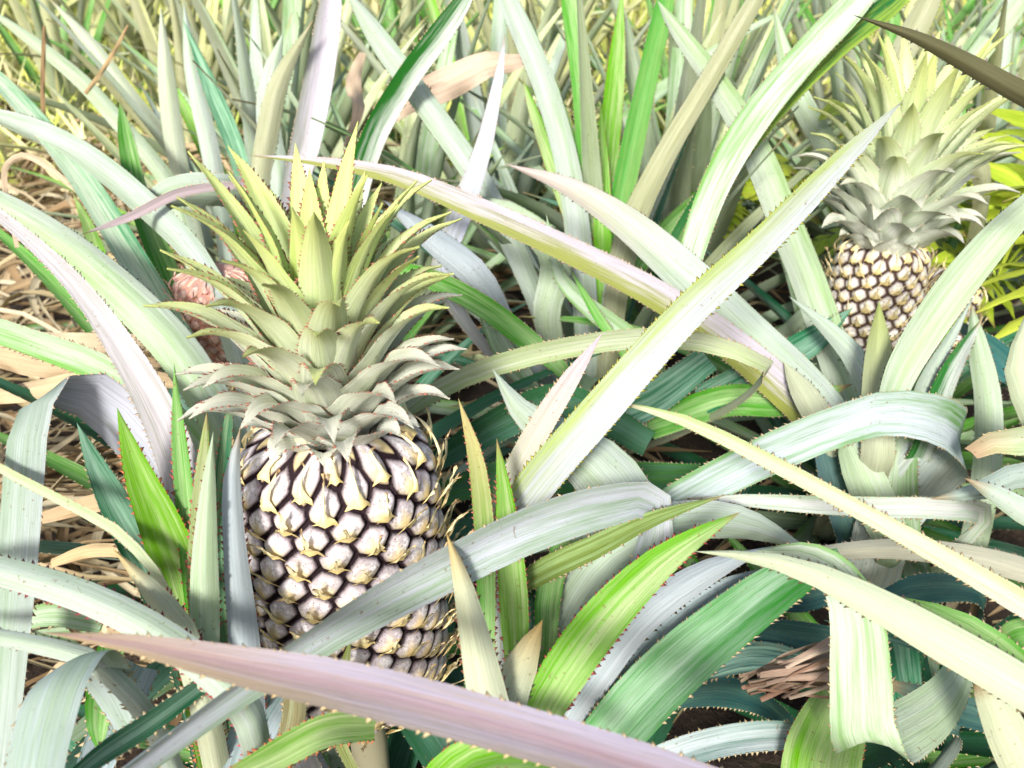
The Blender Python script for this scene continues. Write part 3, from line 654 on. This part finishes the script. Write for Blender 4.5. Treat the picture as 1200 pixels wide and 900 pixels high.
# P3: sweeping in from the right
T('P3', K('cream', b=(.56,.58,.46), sp=-.25), [(1380,820,.52,40),(1290,764,.52,40),(1200,708,.53,38),(1100,650,.54,31),(1000,594,.55,26),(900,540,.57,23),(800,492,.59,17),(718,470,.62,0)], face=1, roll=0, ch=.5)
T('P3', K('cream', b=(.54,.62,.46), lb=(.54,.62,.46), bl=.8), [(1380,900,.47,60),(1290,860,.47,62),(1200,806,.48,62),(1115,757,.49,60),(1035,712,.50,50),(955,673,.51,34),(885,653,.52,18),(812,646,.54,0)], face=-1, ch=.4)
T('P3', K('cream', bl=.8), [(1230,960,.52,60),(1190,880,.52,62),(1158,810,.53,40),(1140,780,.54,0)], face=-1, base=False)
T('P3', K('green', bl=.45), [(1240,830,.56,50),(1180,770,.56,50),(1120,730,.57,40),(1060,700,.59,0)], face=1)
T('P3', K('green', bl=.3), [(1270,760,.58,50),(1200,745,.58,50),(1165,760,.6,20)], face=1, base=False)
# P12: folded blade hanging at lower right, and low companions
T('P12', K('pale', b=(.54,.64,.50), lb=(.54,.64,.50), bl=.75), [(1140,760,.68,40),(1112,815,.63,62),(1070,850,.59,76),(1015,868,.555,92),(1008,800,.55,88),(1003,725,.55,76),(985,680,.56,60),(945,652,.58,40),(885,645,.6,0)],
  side=[(.65,-.75,0),(.65,-.75,0),(.85,-.4,.1),(1,-.1,.1),(1,-.1,0),(1,-.05,0),(.8,.5,.2),(.3,1,.2),(.2,1,.2)], face=1, base=False, ch=.12)
T('P12', K('vivid', bl=.45), [(960,980,.58,110),(962,900,.6,108),(975,850,.63,90),(985,800,.66,40)], face=1, base=False)
T('P12', K('blue', b=(.58,.66,.70)), [(960,870,.66,30),(915,862,.64,40),(850,868,.62,42),(780,888,.6,40),(700,920,.6,20)], face=1, base=False)
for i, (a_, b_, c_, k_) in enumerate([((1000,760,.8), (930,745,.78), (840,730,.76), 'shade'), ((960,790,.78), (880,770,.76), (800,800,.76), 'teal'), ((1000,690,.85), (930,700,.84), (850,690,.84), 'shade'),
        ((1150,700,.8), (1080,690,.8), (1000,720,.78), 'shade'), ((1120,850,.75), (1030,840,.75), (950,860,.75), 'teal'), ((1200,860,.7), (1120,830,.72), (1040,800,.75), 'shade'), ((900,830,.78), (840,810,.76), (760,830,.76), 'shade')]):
    T('P12', K(k_, a=(.02,.09,.09)), [a_+(30,), b_+(44,), c_+(10,)], base=True)  # tissue darkened to paint in the shadow under the upper blades

# ---- low dark leaves that fill the rosettes underneath
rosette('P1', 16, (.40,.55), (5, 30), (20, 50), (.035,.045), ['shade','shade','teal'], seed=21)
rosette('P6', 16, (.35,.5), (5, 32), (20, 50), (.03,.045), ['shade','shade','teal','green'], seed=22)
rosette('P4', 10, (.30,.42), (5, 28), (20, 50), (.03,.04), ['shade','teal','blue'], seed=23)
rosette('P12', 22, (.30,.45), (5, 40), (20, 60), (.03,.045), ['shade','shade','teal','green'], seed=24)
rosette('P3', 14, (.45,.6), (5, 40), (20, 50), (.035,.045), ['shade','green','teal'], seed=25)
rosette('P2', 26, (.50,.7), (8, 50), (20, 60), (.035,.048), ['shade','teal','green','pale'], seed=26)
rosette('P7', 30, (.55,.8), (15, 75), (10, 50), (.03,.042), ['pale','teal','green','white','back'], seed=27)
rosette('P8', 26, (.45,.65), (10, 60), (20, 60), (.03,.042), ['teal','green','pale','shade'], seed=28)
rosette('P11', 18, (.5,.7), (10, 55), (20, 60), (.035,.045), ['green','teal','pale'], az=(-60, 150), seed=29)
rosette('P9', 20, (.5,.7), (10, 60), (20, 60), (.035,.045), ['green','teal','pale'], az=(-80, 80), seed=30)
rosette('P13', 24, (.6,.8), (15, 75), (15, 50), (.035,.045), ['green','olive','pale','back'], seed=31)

# ------------------------------------------------------------------ rows behind
protos = []
def row_proto(seed, kinds, n=21):
    root = bpy.data.objects.new('pineapple_plant', None); leaves = []
    rs = random.Random(seed)
    for i in range(n):
        t = (i+.5)/n; a = i*GA + rs.uniform(-8, 8); e = 18 + 66*t**.8 + rs.uniform(-6, 6)
        C, W, S = arch((.02*math.cos(R(a)), .02*math.sin(R(a)), .03+.12*t), a, e, rs.uniform(.60, .92), rs.uniform(4, 50)*(1.15-.5*t), rs.uniform(.038, .056), 9, rs.uniform(-40, 40), rs.uniform(-16, 16))
        bf = MeshBuf(); blade(bf, C, W, S, K=KINDS[rs.choice(kinds)], segs=12, cols=4, teeth=0.018, tlen=.003, ch=rs.uniform(.3, .6))
        leaves.append(bf.mesh('leaf', LM))
    return leaves
MIX = [['back','white','pale','green'], ['white','pale','back','vivid'], ['green','back','vivid','pale'], ['backy','back','green'], ['backy','backy','backy','vivid']]
protos = [row_proto(100+i, MIX[i]) for i in range(5)]
def merged(leaves):                               # a far plant: one mesh
    bf = MeshBuf()
    return leaves
ROWS = []
spots = []
yy = 1.72; ri = 0
rs = random.Random(5)
while yy < 7.2:
    half = 0.62*yy + 0.35; sp = 0.42 + 0.05*ri; n = int(2*half/sp) + 1
    for k in range(n):
        x = -half + (k + .5*(ri % 2))*sp + rs.uniform(-.08, .08); y = yy + rs.uniform(-.10, .10)
        spots.append((ri, k, x, y))
    yy += 0.50 + 0.06*ri; ri += 1
ROWN = ['front', 'second', 'third', 'fourth', 'fifth', 'sixth', 'seventh', 'eighth', 'ninth']
ORD = ['first','second','third','fourth','fifth','sixth','seventh','eighth','ninth','tenth','eleventh','twelfth','thirteenth','fourteenth','fifteenth','sixteenth','seventeenth']
def pix(x, y, z):
    d = np.array([x, y, z]) - CAM; dd = d @ FW; return 600 + F*(d @ RT)/dd, 450 - F*(d @ UP)/dd
LOOK = ['variegated pale', 'whitish bluish', 'greener olive', 'yellowish pale', 'yellow green']
kept = []
for (r_, k, x, y) in spots:
    if abs(x) > 0.60*y + .35: continue
    if x < -0.42*y+.10 and y < 3.6 and rs.random() < .9: continue      # bare straw-covered gap at upper left
    if any(math.hypot(x-o.location.x, y-o.location.y) < .30 for o in PL.values()): continue
    kept.append((r_, k, x, y))
cnt = {}
for (r_, k, x, y) in kept:
    c = cnt.get(r_, 0); cnt[r_] = c+1
    pi_ = rs.choice([0, 1, 2, 0, 2] if r_ < 2 else [0, 3, 3, 4] if x > -1 or r_ < 4 else [3, 4, 4])
    px, py = pix(x, y, .5)
    where = ('at left edge' if px < 120 else 'left of the large crown' if px < 260 else 'behind large crown' if px < 450 else
             'right of the large crown' if px < 600 else 'above the centre' if px < 760 else 'left of the rear crown' if px < 940 else
             'behind the rear crown' if px < 1130 else 'at right edge')
    rank = ORD[c]
    lab = '%s plant %s, %s in %s row back' % (LOOK[pi_], where, rank, ROWN[r_])
    o = thing('pineapple_plant', (x, y, 0), lab, 'pineapple plant', 'pineapple plants of the rows behind')
    s = rs.uniform(.85, 1.12); o.scale = (s, s, s*rs.uniform(.9, 1.1)); o.rotation_euler = (0, 0, rs.uniform(0, 6.28))
    for me in protos[pi_]:
        if r_ >= 5 and rs.random() < .3: continue
        link('leaf', me, o)

# ------------------------------------------------------------------ ground
def ground():
    n = 90; xs = np.linspace(-1, 1, n); xs = np.sign(xs)*np.abs(xs)**2.6*60; ys = np.linspace(0, 1, n)**2.6*120 - 3
    V = []; 
    for y in ys:
        for x in xs:
            z = .018*math.sin(x*5+y*3)+.014*math.sin(y*7-x*2) if abs(x) < 8 and y < 12 else 0
            V.append((x, y, z))
    Fc = [(i*n+j, i*n+j+1, (i+1)*n+j+1, (i+1)*n+j) for i in range(n-1) for j in range(n-1)]
    me = bpy.data.meshes.new('ground'); me.from_pydata(V, [], Fc); me.materials.append(M_SOIL)
    o = link('ground', me); tag(o, None, None, kind='structure'); o['label'] = 'dark brown soil showing in the gaps between plants'
ground()

# ------------------------------------------------------------------ dry leaves, litter
def strip(bf, C, w, c, S=None, cols=2, n=10, thick=.0006):
    Kd = dict(a=tuple(np.array(c)*.75), b=c, bl=.5, la=tuple(np.array(c)*.7), lb=c)
    Wd = [w*.8] + [w]*(len(C)-2) + [w*.1]
    S = S or [(rnd.uniform(-1, 1), rnd.uniform(-1, 1), rnd.uniform(-1, 1))]*len(C)
    blade(bf, C, Wd, S, segs=n, cols=cols, ch=.5, thick=thick, K=Kd, teeth=0, wavy=.15)
TANS = [(.62,.50,.28), (.72,.60,.38), (.50,.36,.20), (.80,.70,.48), (.40,.27,.14), (.66,.50,.30)]
bf = MeshBuf()
for i in range(2600):
    y = .2+7.3*rs.random()**.8; x = rs.uniform(-1, 1)*(.7*y+.5)
    if x > -.4 and y < 1.6 and rs.random() < .5: continue
    a = rs.uniform(0, 6.28); L = rs.uniform(.08, .35); z = rs.uniform(.02, .09)
    lift = rs.uniform(0, .06)
    C = [(x, y, z), (x+math.cos(a)*L*.5, y+math.sin(a)*L*.5, z+lift), (x+math.cos(a+.4)*L, y+math.sin(a+.4)*L, z+rs.uniform(-.01, .04))]
    strip(bf, C, rs.uniform(.006, .025), rs.choice(TANS), [(math.sin(a), -math.cos(a), rs.uniform(-.5, .5))]*3, n=6)
o = link('leaf_litter', bf.mesh('leaf_litter', [M_UP, M_LO, M_SP])); tag(o, 'tan dry leaf litter strewn over the soil between plants', 'leaf litter', kind='stuff')
# heap of dry leaves at the left
bf = MeshBuf()
for i in range(950):
    x = rs.gauss(-.62, .26); y = rs.uniform(.75, 3.3); x = x*(.55+.45*y)
    a = rs.choice([rs.gauss(-.25, .3), rs.uniform(0, 6.28)]); L = rs.uniform(.15, .5); z = rs.uniform(.04, .26)*max(.2, 1-abs(x+.75)*.6)
    lift = rs.uniform(-.02, .10)
    C = [(x, y, z), (x+math.cos(a)*L*.35, y+math.sin(a)*L*.35, z+lift), (x+math.cos(a+.3)*L*.7, y+math.sin(a+.3)*L*.7, z+lift*.8), (x+math.cos(a+.6)*L, y+math.sin(a+.6)*L, z+rs.uniform(-.04, .02))]
    strip(bf, C, rs.uniform(.005, .022), rs.choice(TANS), [(math.sin(a), -math.cos(a), rs.uniform(-.2, .9))]*4, n=8)
o = link('straw', bf.mesh('straw', [M_UP, M_LO, M_SP])); tag(o, 'heap of dry straw-coloured leaf strips between the plants at left', 'straw', kind='stuff')

def dry(label, pts, c, name='dry_leaf', w=None, roll=0, group='dry leaves caught among the plants'):
    C = [P(x, y, d) for x, y, d, _ in pts]; W = [q*d/F for x, y, d, q in pts]
    S = []
    Tn = np.gradient(np.array(C), axis=0)
    for i, p in enumerate(C):
        v = nrm(p-CAM); sd = nrm(np.cross(nrm(Tn[i]), v)); nn = np.cross(sd, nrm(Tn[i])); S.append(sd*math.cos(R(roll))+nn*math.sin(R(roll)))
    bf = MeshBuf(); blade(bf, C, W, S, segs=26, cols=6, ch=.18, thick=.0004, K=dict(a=tuple(np.array(c)*.62), b=c, bl=.55, la=tuple(np.array(c)*.6), lb=c), teeth=0, wavy=.45)
    o0 = C[0]; o = link(name, bf.mesh(name, LM, o0), None, Vector(o0)); tag(o, label, 'dry leaf', group); return o
dry('broad peach-coloured dry leaf lying across the blades above the centre', [(440,150,1.55,10),(480,118,1.52,30),(525,98,1.5,38),(570,76,1.5,30),(600,74,1.5,20),(640,62,1.5,4)], (.80,.62,.48))
dry('crumpled pink-brown dry leaf hanging right of the large crown top', [(425,62,1.6,8),(414,95,1.55,18),(420,130,1.5,14),(404,172,1.5,4)], (.70,.54,.38))
dry('long straw-coloured leaf curving below the left heap, lowest of the pale bands', [(-40,470,.95,14),(60,455,.95,26),(140,440,.95,24),(230,452,.97,12)], (.70,.54,.34))
dry('pale tan dry leaf running along the top of the left heap', [(-40,385,1.0,14),(40,400,1.0,24),(120,402,1.0,24),(210,398,1.0,10)], (.72,.58,.40))
dry('tan dry leaf in the middle of the left heap under a green blade', [(-40,410,.98,20),(50,428,.97,30),(130,425,.97,22),(200,425,.97,8)], (.64,.48,.30))
dry('dry brown leaf below the bent lilac blade at left', [(40,610,.85,12),(110,590,.85,22),(180,575,.86,20),(250,575,.88,8)], (.58,.42,.25))
dry('dry yellow-tan strip under the thin toothed blade at left', [(60,660,.85,10),(110,645,.85,16),(170,650,.85,14),(230,660,.88,4)], (.66,.50,.28))
dry('thin upright brown stem standing in the straw at upper left', [(52,150,1.3,5),(50,110,1.3,5),(51,60,1.3,5),(52,30,1.3,3)], (.34,.22,.10), name='dry_twig')
dry('thin leaning tan stem crossing the pale blades at upper left', [(100,110,1.25,5),(125,75,1.25,5),(150,30,1.25,3)], (.50,.36,.18), name='dry_twig')
dry('hooked pale dry strip arching over the straw at far left', [(20,290,1.0,5),(5,200,1.0,7),(30,182,1.0,8),(80,215,1.0,7),(120,250,1.0,3)], (.74,.58,.40))
# curled dry bundle
bt = np.array(P(945, 800, .60)); bf = MeshBuf()
for i in range(30):
    a0 = rs.uniform(-.4, .5); C = []
    r1 = rs.uniform(.005, .016); c0 = bt + RT*rs.uniform(-.012, .02) + UP*rs.uniform(-.010, .010) + FW*rs.uniform(-.005, .02)
    if i < 0:
        for k in range(8):
            t = k/7*4.6 + rs.uniform(0, .3) + i; C.append(c0 + RT*math.cos(t)*r1*1.3 + UP*math.sin(t)*r1 + FW*math.sin(t*.7)*.006)
    else:
        for k in range(5):
            t = k/4; C.append(c0 + RT*(t*.075-.030) + UP*(math.sin(t*3+i)*.006 + (t*.02 if i % 2 else -.004)) + FW*t*.02)
    strip(bf, C, rs.uniform(.002, .006), rs.choice([(.62,.44,.34), (.46,.28,.20), (.70,.54,.42)]), None, n=18)
o = link('dry_leaf_bundle', bf.mesh('dry_leaf_bundle', LM, bt), None, Vector(bt)); tag(o, 'curled bundle of brown dry leaf tied around the stems behind the folded pale blade', 'dry leaves')

# ------------------------------------------------------------------ yellow weeds
def fern(label, x, y, z, fr, seed, hgt=.35, cc=(.36,.52,.03)):
    o = thing('weed', (x, y, 0), label, 'weed', 'yellow-green weeds'); r2 = random.Random(seed)
    for i in range(fr):
        az = r2.uniform(0, 360); el = r2.uniform(25, 75); L = hgt*r2.uniform(.7, 1.2)
        C, W, S = arch((x, y, z), az, el, L, r2.uniform(40, 90), .006, 9)
        bf = MeshBuf(); c = tuple(np.clip(np.array(cc)*r2.uniform(.7, 1.3), 0, 1)); Kf = dict(a=c, b=(.62,.70,.08), bl=.35)
        blade(bf, C, [.004]*8+[.0], S, segs=10, cols=2, K=Kf, teeth=0)
        for q in range(2, 9):
            p = np.array(C[q]); d = nrm(np.array(C[q])-np.array(C[q-1]))
            for sg in (-1, 1):
                sd = np.array(S[q])*sg; l = L*.34*math.sin(math.pi*(q/9.5))+.02
                Cl = [p + (sd*.85+d*.5)*l*t + np.array([0, 0, -.25*l*t*t]) for t in (0, .35, .7, 1)]
                blade(bf, Cl, [.010, .026, .020, 0], [d]*4, segs=6, cols=2, K=Kf, teeth=0, ch=.3, wavy=.2)
        link('frond', bf.mesh('frond', [M_UP, M_LO, M_SP], np.array(o.location)), o)
fern('bright yellow-green leafy weed growing right of the tan fruit', .78, 1.32, .38, 12, 1)
fern('bright yellow-green weed at the right edge beside the tan fruit', .92, 1.42, .30, 12, 2)
fern('small yellow weed behind the long diagonal blade left of the rear crown', .42, 1.62, .40, 6, 3, .13)
for i, (x, y) in enumerate([(-2.9, 5.6), (-2.0, 6.0), (-1.0, 6.6)]):
    fern('yellow weed clump in the far background, %s' % ['at the top left corner', 'left of the large crown', 'above the large crown'][i], x, y, .25, 14, 40+i, .7, (.62,.62,.02))

# far grass: nobody could count it
bf = MeshBuf(); V = []; Fc = []; Cc = []
for i in range(9000):
    y = (5.0 + 9*rs.random()**1.3) if i % 3 else 2.6+2.6*rs.random(); x = rs.uniform(-.75, .75)*y; a = rs.uniform(0, 6.28); h = rs.uniform(.3, .8) if y > 5 else rs.uniform(.12, .42); w = rs.uniform(.008, .02)
    q = len(V); lx, ly = rs.gauss(0, .15), rs.gauss(0, .15); c = np.array(rs.choice([(.72,.76,.20), (.80,.80,.40), (.55,.66,.16), (.84,.76,.44)]))  # grass tints brightened to paint in the washed-out distance
    for (dx, zz, k) in ((-1, 0, 0), (1, 0, 0), (-.7, h*.55, .4), (.7, h*.55, .4), (0, h, 1)):
        V.append((x+dx*w*math.cos(a)+lx*k, y+dx*w*math.sin(a)+ly*k, zz)); Cc.append(c)
    Fc += [(q, q+1, q+3, q+2), (q+2, q+3, q+4)]
bf.add(np.array(V), Fc, 0, np.array(Cc))
o = link('grass', bf.mesh('grass', [M_FERN])); tag(o, 'tall yellow-green grass beyond the last pineapple rows', 'grass', kind='stuff')

# ------------------------------------------------------------------ light
SUN_EL, SUN_AZ = 33, 193       # azimuth in degrees, compass-like from +Y clockwise: behind and left of the camera
w = bpy.data.worlds.new('World'); scene.world = w; w.use_nodes = True; nt = w.node_tree
bg = nt.nodes['Background']; sky = nt.nodes.new('ShaderNodeTexSky'); sky.sky_type = 'NISHITA'; sky.sun_disc = False
sky.sun_elevation = R(SUN_EL); sky.sun_rotation = R(SUN_AZ); sky.dust_density = 3.0
nt.links.new(sky.outputs[0], bg.inputs[0]); bg.inputs[1].default_value = 0.095
sl = bpy.data.lights.new('sun', 'SUN'); sl.energy = 3.3; sl.angle = R(9); sl.color = (1, .96, .88)
so = bpy.data.objects.new('sun', sl); col.objects.link(so)
d = Vector((math.sin(R(SUN_AZ))*math.cos(R(SUN_EL)), math.cos(R(SUN_AZ))*math.cos(R(SUN_EL)), math.sin(R(SUN_EL))))
so.rotation_euler = d.to_track_quat('Z', 'Y').to_euler()
vs = scene.view_settings; vs.view_transform = 'Standard'; vs.look = 'None'; vs.gamma = 1; vs.use_curve_mapping = False; vs.exposure = 0.80
